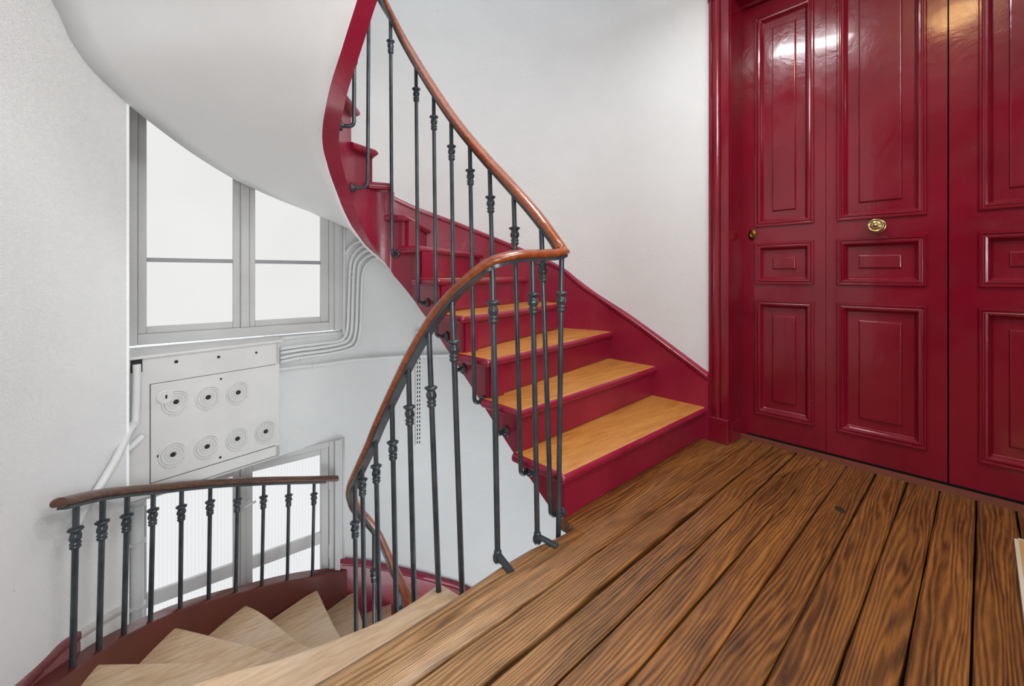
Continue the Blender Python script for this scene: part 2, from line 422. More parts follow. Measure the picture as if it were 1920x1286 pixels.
# ------------------------------------------------------------------ walls of the stairwell
def wall_grid(name, th0, th1, z0, z1, m, extra0=None, extra1=None, r=1.52, n=None, label=None, thick=.10):
    n = n or max(4, int(abs(th1-th0)/2.5)); pts = []
    if extra0: pts += extra0
    pts += [arc(lerp(th0, th1, i/n), r) for i in range(n+1)]
    if extra1: pts += extra1
    nz = max(2, int((z1-z0)/.5)); vs = []; fs = []
    for p in pts:
        for j in range(nz+1): vs.append((p[0], p[1], lerp(z0, z1, j/nz)))
    for i in range(len(pts)-1):
        for j in range(nz): a = i*(nz+1)+j; fs.append((a, a+1, a+nz+2, a+nz+1))
    o = mesh(name, vs, fs, m, None, smooth=True)
    struct(o, label); return o
wr = wall_grid('wall_right', 0, 87.6, -4.2, 6.0, WALL, extra0=[(2.65, -.62+1.0), (2.65, 1.13), (2.65, 1.4)], label='curved off-white textured stairwell wall right of the windows')
# the part of wall_right beside the door is only above the door head: shorten the first strip
for v in wr.data.vertices:
    if v.co.y < 1.0*S: v.co.y = 1.12*S
wl = wall_grid('wall_left', 137.6, 180, -4.2, 6.0, WALL_L, extra1=[(-.39, 1.4), (-.39, 1.11), (-.39, .8)], label='curved white textured stairwell wall left of the windows')
# window wall: bands of the curved wall with the niches of the two windows cut between them
def band(name, z0, z1, parent, ta=137.6):
    n = 22; A = [arc(lerp(87.6, ta, i/n), 1.52) for i in range(n+1)]
    Bp = [(p[0] if 0 < i < n else p[0], 3.31-.063*p[0]+.02) for i, p in enumerate(A)]
    vs = []; fs = []
    for p, q in zip(A, Bp): vs += [(p[0], p[1], z0), (p[0], p[1], z1), (q[0], q[1], z1), (q[0], q[1], z0)]
    for i in range(n):
        for j in range(4): a = i*4+j; b = i*4+(j+1) % 4; fs.append((a, b, b+4, a+4))
    fs += [(0, 1, 2, 3), tuple(n*4+j for j in (3, 2, 1, 0))]
    o = fixn(mesh(name, vs, fs, WALL, parent)); sharp(o, 30); return o
wb = struct(band('wall_back', -.21, .585, None, 106.5), 'white spandrel wall between the upper and lower stair windows')
band('wall_above_window', 2.35, 6.0, wb); band('wall_below_window', -4.2, -1.95, wb)
box('window_reveal', .002, .018, 2.715, 3.36, -4.2, 6.0, WALL_L, wb)
box('window_reveal', 1.195, 1.25, 3.198, 3.36, -4.2, 6.0, WALL, wb)

# ------------------------------------------------------------------ windows
def WT(x, y, z):   # x along the window wall, y = distance towards the room, z up
    return (x-.063*y, 3.275-.063*x-y, z)
def wbox(name, x0, x1, z0, z1, d0, d1, m, parent, b=.004): return box(name, x0, x1, d0, d1, z0, z1, m, parent, T=WT, b=b)
def frame_ring(parts, x0, x1, z0, z1, wd, d0, d1):
    for a in ((x0, x0+wd, z0, z1), (x1-wd, x1, z0, z1), (x0+wd, x1-wd, z0, z0+wd), (x0+wd, x1-wd, z1-wd, z1)):
        parts.append(boxv(a[0], a[1], d0, d1, a[2], a[3], WT))
def build_window(name, label, zb, zt, panes, glassm, zsill, muntins, mw, lower):
    w_ = thing(name, label, None, WT(.6, 0, zb), kind='structure')
    # outer frame
    P = [boxv(.02, .058, -.03, .05, zb, zt, WT), boxv(1.10, 1.195, -.03, .03, zb, zt, WT), boxv(1.135, 1.175, .03, .045, zb, zt, WT), boxv(.058, 1.10, -.03, .035, zb, zsill, WT), boxv(.058, 1.10, -.03, .03, zt-.04, zt, WT)]
    v, f = merge(P); bev(fixn(mesh('window_frame', v, f, FRAME, w_)), .004)
    # two sashes
    for (x0, x1, g0, g1) in ((.058, .557, .097, .516), (.607 if not lower else .585, 1.10, .64 if not lower else .625, 1.045)):
        P = [boxv(x0, g0, -.02, .02, zsill, zt-.04, WT), boxv(g1, x1, -.02, .02, zsill, zt-.04, WT),
             boxv(g0, g1, -.02, .02, zsill, panes[0][0], WT), boxv(g0, g1, -.02, .02, panes[-1][1], zt-.04, WT)]
        v, f = merge(P); sash = bev(fixn(mesh('sash', v, f, FRAME, w_)), .004)
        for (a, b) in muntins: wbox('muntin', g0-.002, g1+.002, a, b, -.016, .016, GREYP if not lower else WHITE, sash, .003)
        for (a, b) in panes:
            pn = wbox('pane', g0-.004, g1+.004, a-.004, b+.004, -.012, -.004, glassm, sash, 0)
    wbox('meeting_post', .557, .606 if not lower else .585, zsill, zt-.04, -.02, .034, FRAME, w_, .006)
    return w_
w1 = build_window('window_1', 'upper stair window with two white sashes of frosted glass', .60, 2.40, [(.702, 1.078), (1.102, 2.33)], GLASS_UP, .662, [(1.078, 1.102)], .024, False)
w2 = build_window('window_2', 'lower stair window behind the low railing with ribbed glass', -1.95, -.205, [(-1.75, -.93), (-.848, -.29)], GLASS_LO, -1.85, [(-.93, -.848)], .06, True)
# round bead of the window lining and its sill
v, f = tubev([(1.205, 3.187, .56), (1.208, 3.186, 1.0), (1.21, 3.186, 2.35)], .013); mesh('lining_bead', v, f, WHITE, w1, True)
v, f = tubev([arc(t, 1.515, .575) for t in (105, 100, 95, 90, 87.5)], .013); mesh('sill_bead', v, f, WHITE, w1, True)
v, f = tubev([(1.205, 3.188, -.205), (1.205, 3.187, -.7), (1.205, 3.186, -1.2)], .010); mesh('lining_bead', v, f, WHITE, w2, True)
v, f = tubev([WT(.571, .045, -.50), WT(.60, .05, -.485), WT(.64, .04, -.48)], .008, 8); mesh('latch', v, f, WHITE2, w2, True)
for z in (-.5, -1.0): wbox('hinge', 1.098, 1.104, z-.05, z+.05, .018, .03, WHITE2, w2, .002)

# ------------------------------------------------------------------ soffit under the upper flight
ZO = [(1,-.12),(2,.0),(3,.12),(4,.36),(5,.58),(6,.80),(7,1.03),(8,1.22),(8.64,1.312),(9.17,1.367),(9.75,1.427),(10.46,1.518),(11.05,1.601),(11.59,1.688),(12.0,1.759),(12.38,1.821),(12.83,1.902),(13.0,1.96),(13.19,2.071),(14,2.30),(15,2.52),(16,2.80)]
def Op(k, r=1.52):
    if k <= 4:
        ys = [(0, .85), (1, 1.12), (2, 1.45), (3, 1.80), (4, 2.17)]; y = interp(ys, k)
        if y < CY: return (CX+r, y)
        a = math.asin(min(1, (y-CY)/r)); return (CX+r*math.cos(a), CY+r*math.sin(a))
    if k <= 15: return arc(interp(sorted(TH.items()), k), r)
    return (CX-r, lerp(1.68, 1.11, k-15))
def soffit(dz, name, label, mats, k0=1, k1=16):
    vs, fs = [], []; nk = (k1-k0)*8; nt = 10
    for i in range(nk+1):
        k = k0+i/8; p = Wp(k); nr = Wnrm(k); a = Vector((p[0]+nr.x*.086, p[1]+nr.y*.086, interp(ZB, k)+.004)); o_ = Op(k); b = Vector((o_[0], o_[1], interp(ZO, k)))
        for j in range(nt+1):
            t = j/nt; q = a.lerp(b, t); vs.append((q.x, q.y, q.z+dz+.02*math.sin(PI*t)))
    for i in range(nk):
        for j in range(nt): a = i*(nt+1)+j; fs.append((a, a+1, a+nt+2, a+nt+1))
    o = mesh(name, vs, fs, mats, None, True)
    md = o.modifiers.new('solid', 'SOLIDIFY'); md.thickness = .03*S; md.offset = 0
    return struct(o, label)
soffit(0, 'ceiling_soffit', 'smooth white curved plaster underside of the upper stair flight', PLASTER)
bead = [(*Op(k, 1.512), interp(ZO, k)-.004) for k in [8.4+i*.2 for i in range(24)]]
v, f = tubev(bead, .009, 8); struct(mesh('trim_1', v, f, WHITE, None, True))

# ------------------------------------------------------------------ upper stair flight
up = thing('staircase', 'red-painted winding stair flight climbing from the landing, waxed wooden treads', 'staircase', (1.9, 1.2, 0))
for k in range(1, 16):
    build_tread(k, False, [TREAD_UP if k < 12 else TREAD_LO, RED_STAIR], up); build_riser(k, False, RED_STAIR, up)
build_string(0, 16, 0, RED_STAIR, up)
# wall skirting of the upper flight with its bead
SK = [((2.63,1.115),.400),((2.63,1.463),.604),((2.63,1.68),.725),((2.63,1.873),.826),(12.0,.900),(16.1,.974),(21.2,1.072),(31.4,1.198),(43.7,1.332),(56.5,1.462),(65.1,1.537),(75,1.642),(85,1.75),(95,1.88),(105,2.03),(115,2.2),(130,2.45),(148,2.75)]
def skirt(tab, depth, m, parent, rin=1.50, name='skirting', k_=1.0):
    pts = []
    for a, z in tab:
        if isinstance(a, tuple): pts.append((a[0], a[1], z))
        else: p = arc(a, rin); pts.append((p[0], p[1], z))
    pts = cr(pts, 5); np_ = len(pts)
    vs, fs = [], []; bp = []
    for i, p in enumerate(pts):
        a = pts[max(i-1, 0)]; b = pts[min(i+1, len(pts)-1)]; d = Vector((b[0]-a[0], b[1]-a[1])).normalized(); nn = Vector((-d.y, d.x))
        if nn.dot(Vector((CX-p[0], CY-p[1]))) < 0: nn = -nn
        q = (p[0]+nn.x*.012*k_, p[1]+nn.y*.012*k_); o_ = (p[0]-nn.x*.022, p[1]-nn.y*.022)
        zb = p[2]-(depth if isinstance(depth, (int, float)) else interp(depth, p[2]))
        vs += [(q[0], q[1], zb), (q[0], q[1], p[2]-.045), (p[0]+nn.x*.006*k_, p[1]+nn.y*.006*k_, p[2]-.042), (p[0]+nn.x*.006*k_, p[1]+nn.y*.006*k_, p[2]-.035), (p[0]+nn.x*.020*k_, p[1]+nn.y*.020*k_, p[2]-.030), (p[0]+nn.x*.023*k_, p[1]+nn.y*.023*k_, p[2]-.012), (p[0]+nn.x*.014*k_, p[1]+nn.y*.014*k_, p[2]), (o_[0], o_[1], p[2]), (o_[0], o_[1], zb)]
    m_ = 9
    for i in range(len(pts)-1):
        for j in range(m_): a = i*m_+j; b = i*m_+(j+1) % m_; fs.append((a, b, b+m_, a+m_))
    fs += [tuple(range(m_)), tuple((len(pts)-1)*m_+j for j in range(m_))[::-1]]
    o = mesh(name, vs, fs, m, parent); fixn(o); sharp(o, 50); return o
struct(skirt(SK[:13], [(.4,.46),(1.30,.50),(1.5,.40),(1.65,.36),(2.0,.3)], RED_STAIR, None, name='baseboard_right'), 'crimson sloping skirting board along the wall of the upper flight')

# ------------------------------------------------------------------ lower stair flight
lo = thing('staircase', 'worn pale wooden winding stair flight going down below the landing', 'staircase', (.3, 1.6, -.25))
for k in range(3, 16):
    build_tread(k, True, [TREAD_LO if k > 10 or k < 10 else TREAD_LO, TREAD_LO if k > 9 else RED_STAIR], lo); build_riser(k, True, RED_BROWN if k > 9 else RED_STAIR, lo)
build_string(3, 16, -16*RHO, RED_STAIR, lo)
# outer string under the low railing
GS = [(180,-.19),(170,-.32),(157.6,-.463),(148.3,-.545),(143.1,-.588),(137.4,-.645),(134.4,-.675),(129.8,-.722),(123.4,-.796),(112.4,-.922),(103.8,-1.004),(96.6,-1.075),(89.4,-1.149),(86.5,-1.18)]
vs, fs = [], []; G = sorted(GS); n = 48
for i in range(n+1):
    th = lerp(180, 86.5, i/n); z = interp(G, th); r0 = 1.42 if th > 95 else lerp(1.478, 1.42, (th-86.5)/8.5)
    a = arc(th, r0); b = arc(th, 1.505)
    vs += [(a[0], a[1], z-.42), (a[0], a[1], z-.006), (*arc(th, r0+.006), z), (b[0], b[1], z+.004), (b[0], b[1], z-.42)]
for i in range(n):
    for j in range(5): a = i*5+j; b = i*5+(j+1) % 5; fs.append((a, b, b+5, a+5))
fs += [(0,1,2,3,4), tuple(n*5+j for j in (4,3,2,1,0))]
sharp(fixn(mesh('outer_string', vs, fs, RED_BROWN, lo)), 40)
a0 = arc(180, 1.42)
box('outer_string', -.375, a0[0], 1.06, 1.69, -.62, -.17, RED_BROWN, lo)
SKL = [(88.2,-1.085),(79.7,-1.199),(71.2,-1.317),(60.4,-1.451),(52.4,-1.536),(42,-1.68),(30,-1.86),(15,-2.05),(3,-2.2)]
struct(skirt(SKL, .5, RED_STAIR, None, name='baseboard_back'), 'crimson skirting board along the wall of the lower flight')
SKW = [(166,-.36),(155,-.437),(150,-.447),(146.9,-.470),(143.2,-.496),(138.2,-.533)]
struct(skirt(SKW[:4], .16, RED_WORN, None, 1.512, 'baseboard_left', .35), 'scuffed faded red skirting at the foot of the left wall')
struct(skirt(SKW[3:], .16, simple('peeled_grey_paint', srgb(200, 198, 195), .5, 0, .8, 22), None, 1.512, 'baseboard_left', .35), 'peeled grey-white skirting between red skirting and window')

# ------------------------------------------------------------------ landing floor: one object per board
fl = struct(box('floor', -1.2, 2.86, -1.35, 1.05, -.22, -.045, DARKWOOD), 'dark oak plank floor of the landing')
gaps = [1.112, .938, .8215, .705, .587, .475, .36, .243, .132, .016, -.10, -.215, -.33, -.447, -.56, -.677, -.79, -.905, -1.02, -1.13, -1.25, -1.35]
gw = [.0, .004, .010, .004, .0022, .002, .003, .003, .003, .003, .0025]+[.003]*14
def plank(y1, y0, g1, g0, i):
    x0, x1 = -1.2, 2.835; n = 40; vs = []; fs = []
    rnd = random.Random(i*13+5); ph = rnd.random()*6
    dz = rnd.uniform(-.0015, .0015)
    for j in range(n+1):
        x = lerp(x0, x1, j/n); ja = .0016*math.sin(x*3.1+ph)+rnd.uniform(-.0010, .0010); jb = .0016*math.sin(x*2.7+ph+2)+rnd.uniform(-.0010, .0010)
        w1_ = g1*(1 if i != 2 else max(.25, 1.4-x*.45)); w0_ = g0*(1 if i != 1 else max(.25, 1.4-x*.45))
        ya = y1-w1_+ja; yb = y0+w0_+jb
        if i == 0: ya = y1+(.004 if j % 2 else 0)
        cup = .0006*math.sin(x*5+ph)
        vs += [(x, ya, -.045), (x, ya, dz-.007), (x, ya-.005, dz-.001+cup), (x, lerp(ya, yb, .5), dz+.0008+cup), (x, yb+.005, dz-.001+cup), (x, yb, dz-.007), (x, yb, -.045)]
    for j in range(n):
        for q in range(6): a = j*7+q; fs.append((a, a+1, a+8, a+7))
    fs += [tuple(range(7)), tuple(n*7+q for q in range(7))[::-1]]
    return fixn(mesh('plank', vs, fs, FLOOR, fl))
for i in range(1, len(gaps)-1): plank(gaps[i], gaps[i+1], gw[i], gw[i+1], i)
# nosing board at the stairwell: rounded worn edge towards the well, runs on under the first riser
def nosing_board():
    pl = [(-1.2,1.112),(.2,1.112),(.55,1.108),(.78,1.112),(.95,1.122),(1.10,1.122),(1.22,1.105),(1.295,1.098),(1.322,1.104),(1.330,1.128),(1.331,1.150),(1.333,1.19),(2.0,1.19),(2.655,1.19),(2.665,1.03),(2.835,1.03)]
    vs = []; fs = []
    pts = []
    for i in range(len(pl)-1):
        for j in range(4): pts.append((lerp(pl[i][0], pl[i+1][0], j/4), lerp(pl[i][1], pl[i+1][1], j/4)))
    pts.append(pl[-1]); m = 8
    for x, y in pts:
        j_ = .0015*math.sin(x*9)
        vs += [(x, .942, -.05), (x, .942, -.007), (x, .948, -.001), (x, y-.03, 0), (x, y-.012+j_, -.004), (x, y-.002+j_, -.018), (x, y-.006, -.04), (x, y-.02, -.05)]
    for i in range(len(pts)-1):
        for j in range(m): a = i*m+j; b = i*m+(j+1) % m; fs.append((a, b, b+m, a+m))
    fs += [tuple(range(m)), tuple((len(pts)-1)*m+j for j in range(m))[::-1]]
    return sharp(fixn(mesh('plank', vs, fs, FLOOR, fl)), 50)
nosing_board()
# apron under the landing edge
box('edge_beam', -.37, 1.31, 1.03, 1.085, -.30, -.05, RED_STAIR, fl)
# knot in a plank
v, f = lathev([(.020, -.001), (.018, .0010), (.010, .0006), (.003, .0002)], 18, mod=lambda i, a: 1+.25*math.sin(a*2+.6)); o = mesh('wood_knot', v, f, simple('dark_knot', srgb(38, 22, 12), .6), fl, True); o.location = V((2.262, .406, .0008))
# threshold strip
v, f = sweepv([(2.832, 1.0, 0), (2.834, .5, 0), (2.832, 0, 0), (2.834, -.5, 0)], [(-.018, -.002), (-.018, .010), (-.010, .020), (.006, .022), (.03, .022), (.03, -.002)])
struct(sharp(fixn(mesh('trim_2', v, f, THRESH)), 40), 'worn brown wooden threshold strip under the red door')

# ------------------------------------------------------------------ red door
DX = 2.85
d1 = thing('door_1', 'glossy crimson panelled door of several tall leaves with brass knob', None, (2.87, .3, .03), kind='structure')
PZ = [(.158, .853), (.945, 1.195), (1.290, 2.565)]
def panelv(y0, y1, z0, z1):
    prof = [(0,0),(0,.007),(.004,.011),(.010,.011),(.014,.006),(.017,.0065),(.022,.010),(.029,.009),(.034,.003),(.038,-.006),(.043,-.013),(.046,-.016),(.088,-.016),(.090,-.016),(.094,-.008),(.097,-.007)]
    wd = (y1-y0)
    k = min(1, (min(wd, z1-z0)/2-.02)/.097)
    vs, fs = [], []
    for a, h in prof:
        a *= k; vs += [(DX-h, y0+a, z0+a), (DX-h, y1-a, z0+a), (DX-h, y1-a, z1-a), (DX-h, y0+a, z1-a)]
    for i in range(len(prof)-1):
        for j in range(4): a = i*4+j; b = i*4+(j+1) % 4; fs.append((a, b, b+4, a+4))
    n = (len(prof)-1)*4; fs.append((n, n+1, n+2, n+3)); return vs, fs
def leaf(ya, yb, pa, pb, z0=.030, z1=2.64):
    zs = [z0]+[z for p in PZ for z in p]+[z1]
    P = [boxv(DX, DX+.045, ya, pa, z0, z1), boxv(DX, DX+.045, pb, yb, z0, z1)]
    for i in range(0, len(zs), 2): P.append(boxv(DX, DX+.045, pa, pb, zs[i], zs[i+1]))
    # backing
    P.append(boxv(DX+.030, DX+.045, pa, pb, z0, z1))
    v, f = merge(P); o = fixn(mesh('door_leaf', v, f, RED, d1))
    for a, b in PZ:
        v, f = panelv(pa, pb, a, b); q = fixn(mesh('door_panel', v, f, RED, o))
    return o
lL = leaf(.5745, .975, .628, .930); lM = leaf(.107, .5725, .175, .525); lR = leaf(-.40, .1015, -.31, .0095)
# bead along the right leaf's closing edge
box('door_frame', DX-.0, DX+.05, .975, 1.02, 0, 2.70, RED, d1); box('door_frame', DX-.0, DX+.05, -.44, -.40, 0, 2.70, RED, d1)
box('door_frame', DX-.012, DX+.05, -.44, 1.02, 2.645, 2.75, RED, d1)
v, f = sweepv([(DX-.012, 1.0, 2.675), (DX-.012, -.44, 2.675)], [(0, -.03), (.0, .03), (.02, .03), (.03, .01), (.018, -.005), (.012, -.03)]); fixn(mesh('head_moulding', v, f, RED, d1))
box('closing_gap', DX+.02, DX+.03, .1005, .108, .03, 2.64, DARK, d1)
# knob and lock
prof = [(.0365, 0), (.0365, .004), (.034, .007), (.030, .0065), (.014, .008), (.011, .014), (.011, .030), (.018, .034), (.030, .037), (.0345, .043), (.034, .049), (.030, .053), (.0265, .051), (.023, .049), (.019, .052), (.015, .056), (.012, .054), (.010, .054), (.008, .058), (.004, .061), (.0005, .062)]
v, f = lathev([(r, -h) for r, h in prof], 32, 'X'); o = fixn(mesh('door_knob', v, f, BRASS, lM, True)); o.location = V((DX, .358, 1.251)); o['label'] = 'round brass centre knob with concentric rings'
v, f = lathev([(.030, 0), (.028, -.005), (.016, -.006), (.015, -.014), (.011, -.015), (.010, -.011), (.004, -.011)], 24, 'X', mod=None); o = fixn(mesh('lock_escutcheon', [(x, y*.75, z*1.15) for x, y, z in v], f, BRASS_D, lL, True)); o.location = V((DX, .944, 1.248)); o['label'] = 'small dull brass lock plate'

# casing (architrave), jamb reveals
CZ = 2.80
def casing(y_in, y_out, name, label):
    s = 1 if y_out > y_in else -1; w_ = abs(y_out-y_in)
    prof = [(0,0),(.0,.028),(.030,.030),(.034,.030),(.036,.020),(.040,.020),(.044,.032),(.052,.040),(.062,.040),(.070,.032),(.073,.022),(.078,.022),(.084,.030),(.094,.030),(.100,.020),(.104,.008),(.104,-.02)]
    k = w_/.104; vs = []; fs = []; zs = [.145, CZ]
    for z in zs:
        for a, h in prof: vs.append((2.665-h, y_in+s*a*k, z))
    n = len(prof)
    for j in range(n-1): fs.append((j, j+1, n+j+1, n+j))
    fs += [tuple(range(n)), tuple(range(n, 2*n))[::-1]]
    o = sharp(fixn(mesh(name, vs, fs, RED)), 35); struct(o, label)
    box('plinth_block', 2.622, 2.67, min(y_in, y_out), max(y_in, y_out), 0, .147, RED, o, b=.005)
    return o
casing(1.003, 1.128, 'trim_3', 'crimson moulded door casing at the foot of the stairs')
casing(-.42, -.545, 'trim_4', 'crimson moulded door casing on the far side of the door')
struct(box('trim_5', 2.635, 2.67, -.545, 1.128, 2.66, 2.80, RED, b=.01), 'crimson door casing head')
struct(box('wall_reveal', 2.665, 2.86, 1.0, 1.03, 0, 2.70, RED)); box('reveal_plinth', 2.668, 2.80, .994, 1.0, 0, .125, RED, bpy.data.objects['wall_reveal'], b=.004)
struct(box('wall_reveal', 2.665, 2.86, -.45, -.42, 0, 2.70, RED)); struct(box('wall_reveal', 2.665, 2.86, -.42, 1.0, 2.66, 2.70, RED))
# rest of the landing room, out of frame
struct(box('wall_front', -1.25, 2.75, -1.40, -1.32, 0, 2.9, WALL))
struct(box('wall_side', -1.28, -1.2, -1.35, 1.11, 0, 2.9, RED))
struct(box('wall_side', -1.28, -.39, 1.11, 1.16, -1, 2.9, WALL))
struct(box('wall_door', 2.66, 2.74, -1.35, -.54, 0, 2.9, WALL)); struct(box('wall_door', 2.66, 2.74, -.6, 1.12, 2.78, 2.95, WALL))
struct(box('wall_backing', 2.92, 2.95, -.7, 1.3, -.2, 3.0, DARK))
struct(box('ceiling', -1.25, 2.74, -1.40, 1.09, 2.88, 3.10, PLASTER), 'white plaster ceiling above the landing')

# ------------------------------------------------------------------ main railing
RL = [(1.185,1.138,1.076),(1.12,1.138,1.073),(1.055,1.140,1.068),(.989,1.156,1.053),(.965,1.174,1.040),(.946,1.196,1.023),(.916,1.254,.975),(.894,1.332,.911),(.875,1.416,.826),(.856,1.525,.693),(.844,1.609,.577),(.835,1.704,.447),(.831,1.788,.335),(.830,1.875,.215),(.832,1.994,.075),(.848,2.123,-.060),(.881,2.213,-.170),(.950,2.320,-.290),(1.032,2.390,-.405),(1.114,2.420,-.534),(1.169,2.415,-.665),(1.210,2.392,-.782),(1.250,2.335,-.900),(1.270,2.24,-1.0),(1.275,2.0,-1.19),(1.275,1.7,-1.5),(1.275,1.3,-1.84)]
RU = [(1.284,1.208,1.200),(1.278,1.292,1.288),(1.275,1.457,1.440),(1.275,1.585,1.553),(1.275,1.802,1.760),(1.275,1.998,1.972),(1.273,2.212,2.225),(1.245,2.350,2.430),(1.184,2.409,2.590),(1.114,2.420,2.700),(1.032,2.390,2.80),(.95,2.32,2.90),(.875,2.2,3.03),(.84,2.08,3.16),(.832,1.9,3.33),(.835,1.7,3.60),(.86,1.5,3.86),(.91,1.27,4.1)]
def railpath(k): return k
rail = thing('stair_railing', 'dark iron baluster railing with polished wooden handrail winding around the stair well', 'railing', (1.15, 1.14, 0))
RP = []
for i in range(14):
    a = 2*PI*i/14; RP.append((.030*math.cos(a), .0195*math.sin(a)+.004))
RP = [(x, max(y, -.010)) for x, y in RP]
FP = [(-.019, -.022), (.019, -.022), (.019, -.010), (-.019, -.010)]
pathL = cr(RL, 5); pathU = cr(RU, 5)
full = pathL[::-1]+[(1.245,1.134,1.080),(1.285,1.131,1.086),(1.303,1.131,1.092),(1.303,1.142,1.106),(1.298,1.165,1.140)]+pathU
hr = None
v, f = sweepv(full, RP); hr = sharp(fixn(mesh('handrail', v, f, RAIL_W, rail)), 60)
v, f = sweepv(full, FP); sharp(fixn(mesh('rail_core_bar', v, f, IRON, rail)), 40)
# collar (cast knot) shared mesh
kp = [(.011,0),(.015,-.001),(.023,-.004),(.0245,-.009),(.021,-.013),(.0155,-.017),(.0145,-.021),(.017,-.027),(.0195,-.035),(.0185,-.043),(.015,-.050),(.0135,-.055),(.0175,-.059),(.0175,-.063),(.0135,-.066),(.0165,-.070),(.0175,-.075),(.015,-.080),(.0115,-.083)]
v, f = lathev(kp, 18, mod=lambda i, a: 1+(.10*math.cos(6*a) if 6 <= i <= 10 else (.05*math.cos(9*a) if i in (2, 3, 12, 13, 16) else 0)))
kn_me = bpy.data.meshes.new('collar'); kn_me.from_pydata([V(p) for p in v], [], f); kn_me.materials.append(IRON); kn_me.polygons.foreach_set('use_smooth', [True]*len(kn_me.polygons)); kn_me.update()
rp = [(.027,0),(.027,-.006),(.022,-.010),(.0165,-.007),(.0135,-.011),(.0135,-.015),(.009,-.017),(.009,-.022)]
v, f = lathev(rp, 16, 'Z', mod=lambda i, a: 1+(.07*math.cos(8*a) if i in (1, 2) else 0))
ro_me = bpy.data.meshes.new('rosette'); ro_me.from_pydata([V(p) for p in v], [], f); ro_me.materials.append(IRON); ro_me.polygons.foreach_set('use_smooth', [True]*len(ro_me.polygons)); ro_me.update()
def inst(name, me, loc, rot, parent):
    o = bpy.data.objects.new(name, me); C.objects.link(o); o.location = V(loc); o.rotation_euler = rot; par(o, parent); return o
BR = .0106
def baluster(top, foot, zk, parent, wall_n=None, elbow=None):
    """rod from top to foot; zk = height of the collar's top; elbow = target point on the string"""
    T_ = Vector(top); F_ = Vector(foot); ax = (F_-T_).normalized()
    path = [T_]
    if elbow is not None:
        E = Vector(elbow); h = (E-F_); h.z = 0; hl = h.length; h.normalize(); r = min(.026, hl*.6)
        st = F_-ax*r
        path.append(T_.lerp(st, .5)); path.append(st)
        for i in range(1, 7):
            a = PI/2*i/6; path.append(st+ax*(r*math.sin(a))+h*(r*(1-math.cos(a))))
        path.append(Vector((E.x, E.y, path[-1].z))-h*.004)
    else:
        path += [T_.lerp(F_, .5), F_]
    v, f = tubev(path, BR, 10); o = mesh('baluster', v, f, IRON, parent); sharp(o, 40)
    if zk is not None:
        t = (zk-T_.z)/(F_.z-T_.z); p = T_.lerp(F_, t); q = (-ax).to_track_quat('Z', 'Y').to_euler(); inst('collar', kn_me, p, q, o)
    if elbow is not None:
        q = Vector((h.x, h.y, 0)).to_track_quat('Z', 'Y').to_euler(); inst('rosette', ro_me, (E.x, E.y, path[-1].z), q, o)
    return o
UB = [((1.275,1.223,1.20),(1.275,1.169,.025),1.053),((1.275,1.392,1.362),(1.275,1.345,.131),1.215),((1.275,1.56,1.52),(1.275,1.506,.262),1.375),((1.275,1.716,1.67),(1.275,1.677,.369),1.529),
      ((1.275,1.88,1.84),(1.275,1.851,.502),1.686),((1.275,2.052,2.03),(1.275,2.024,.66),1.888),((1.271,2.239,2.25),(1.273,2.218,.836),2.102),((1.192,2.405,2.57),(1.2,2.4,1.135),2.423),
      ((1.057,2.404,2.77),(1.045,2.395,1.51),2.606),((.925,2.285,2.93),(.915,2.272,1.80),2.78),((.838,2.06,3.18),(.838,2.06,2.02),3.03),((.832,1.89,3.34),(.832,1.89,2.20),3.2),((.835,1.70,3.58),(.835,1.7,2.42),3.42),((.862,1.49,3.85),(.862,1.49,2.62),3.7)]
def nearW(p):
    best = min(range(3, 161), key=lambda i: (WL[i][0]-p[0])**2+(WL[i][1]-p[1])**2); nr = Wnrm(best/10); return (WL[best][0]+nr.x*.006, WL[best][1]+nr.y*.006, p[2])
for t, f_, zk in UB: baluster(t, f_, zk, rail, elbow=nearW(f_))
LB = [((1.300,1.134,1.07),(1.279,1.134,-.06),.935,0),((1.139,1.139,1.06),(1.165,1.138,-.005),.935,1),((.969,1.170,1.03),(.984,1.158,-.005),.911,1),((.898,1.317,.91),(.912,1.272,-.19),.763,2),
      ((.871,1.436,.79),(.884,1.375,-.36),.575,2),((.851,1.559,.63),(.858,1.515,-.50),.477,2),((.837,1.675,.47),(.841,1.633,-.66),.304,2),((.830,1.819,.28),(.831,1.765,-.82),.158,2),
      ((.831,1.967,.10),(.831,1.925,-1.0),.043,2),((.839,2.074,-.02),(.834,2.033,-1.14),-.205,2),((1.092,2.416,-.51),(1.096,2.417,-1.6),-.735,2),((1.232,2.367,-.86),(1.236,2.361,-1.92),-1.0,2),((1.275,2.10,-1.12),(1.275,2.10,-2.3),-1.25,2)]
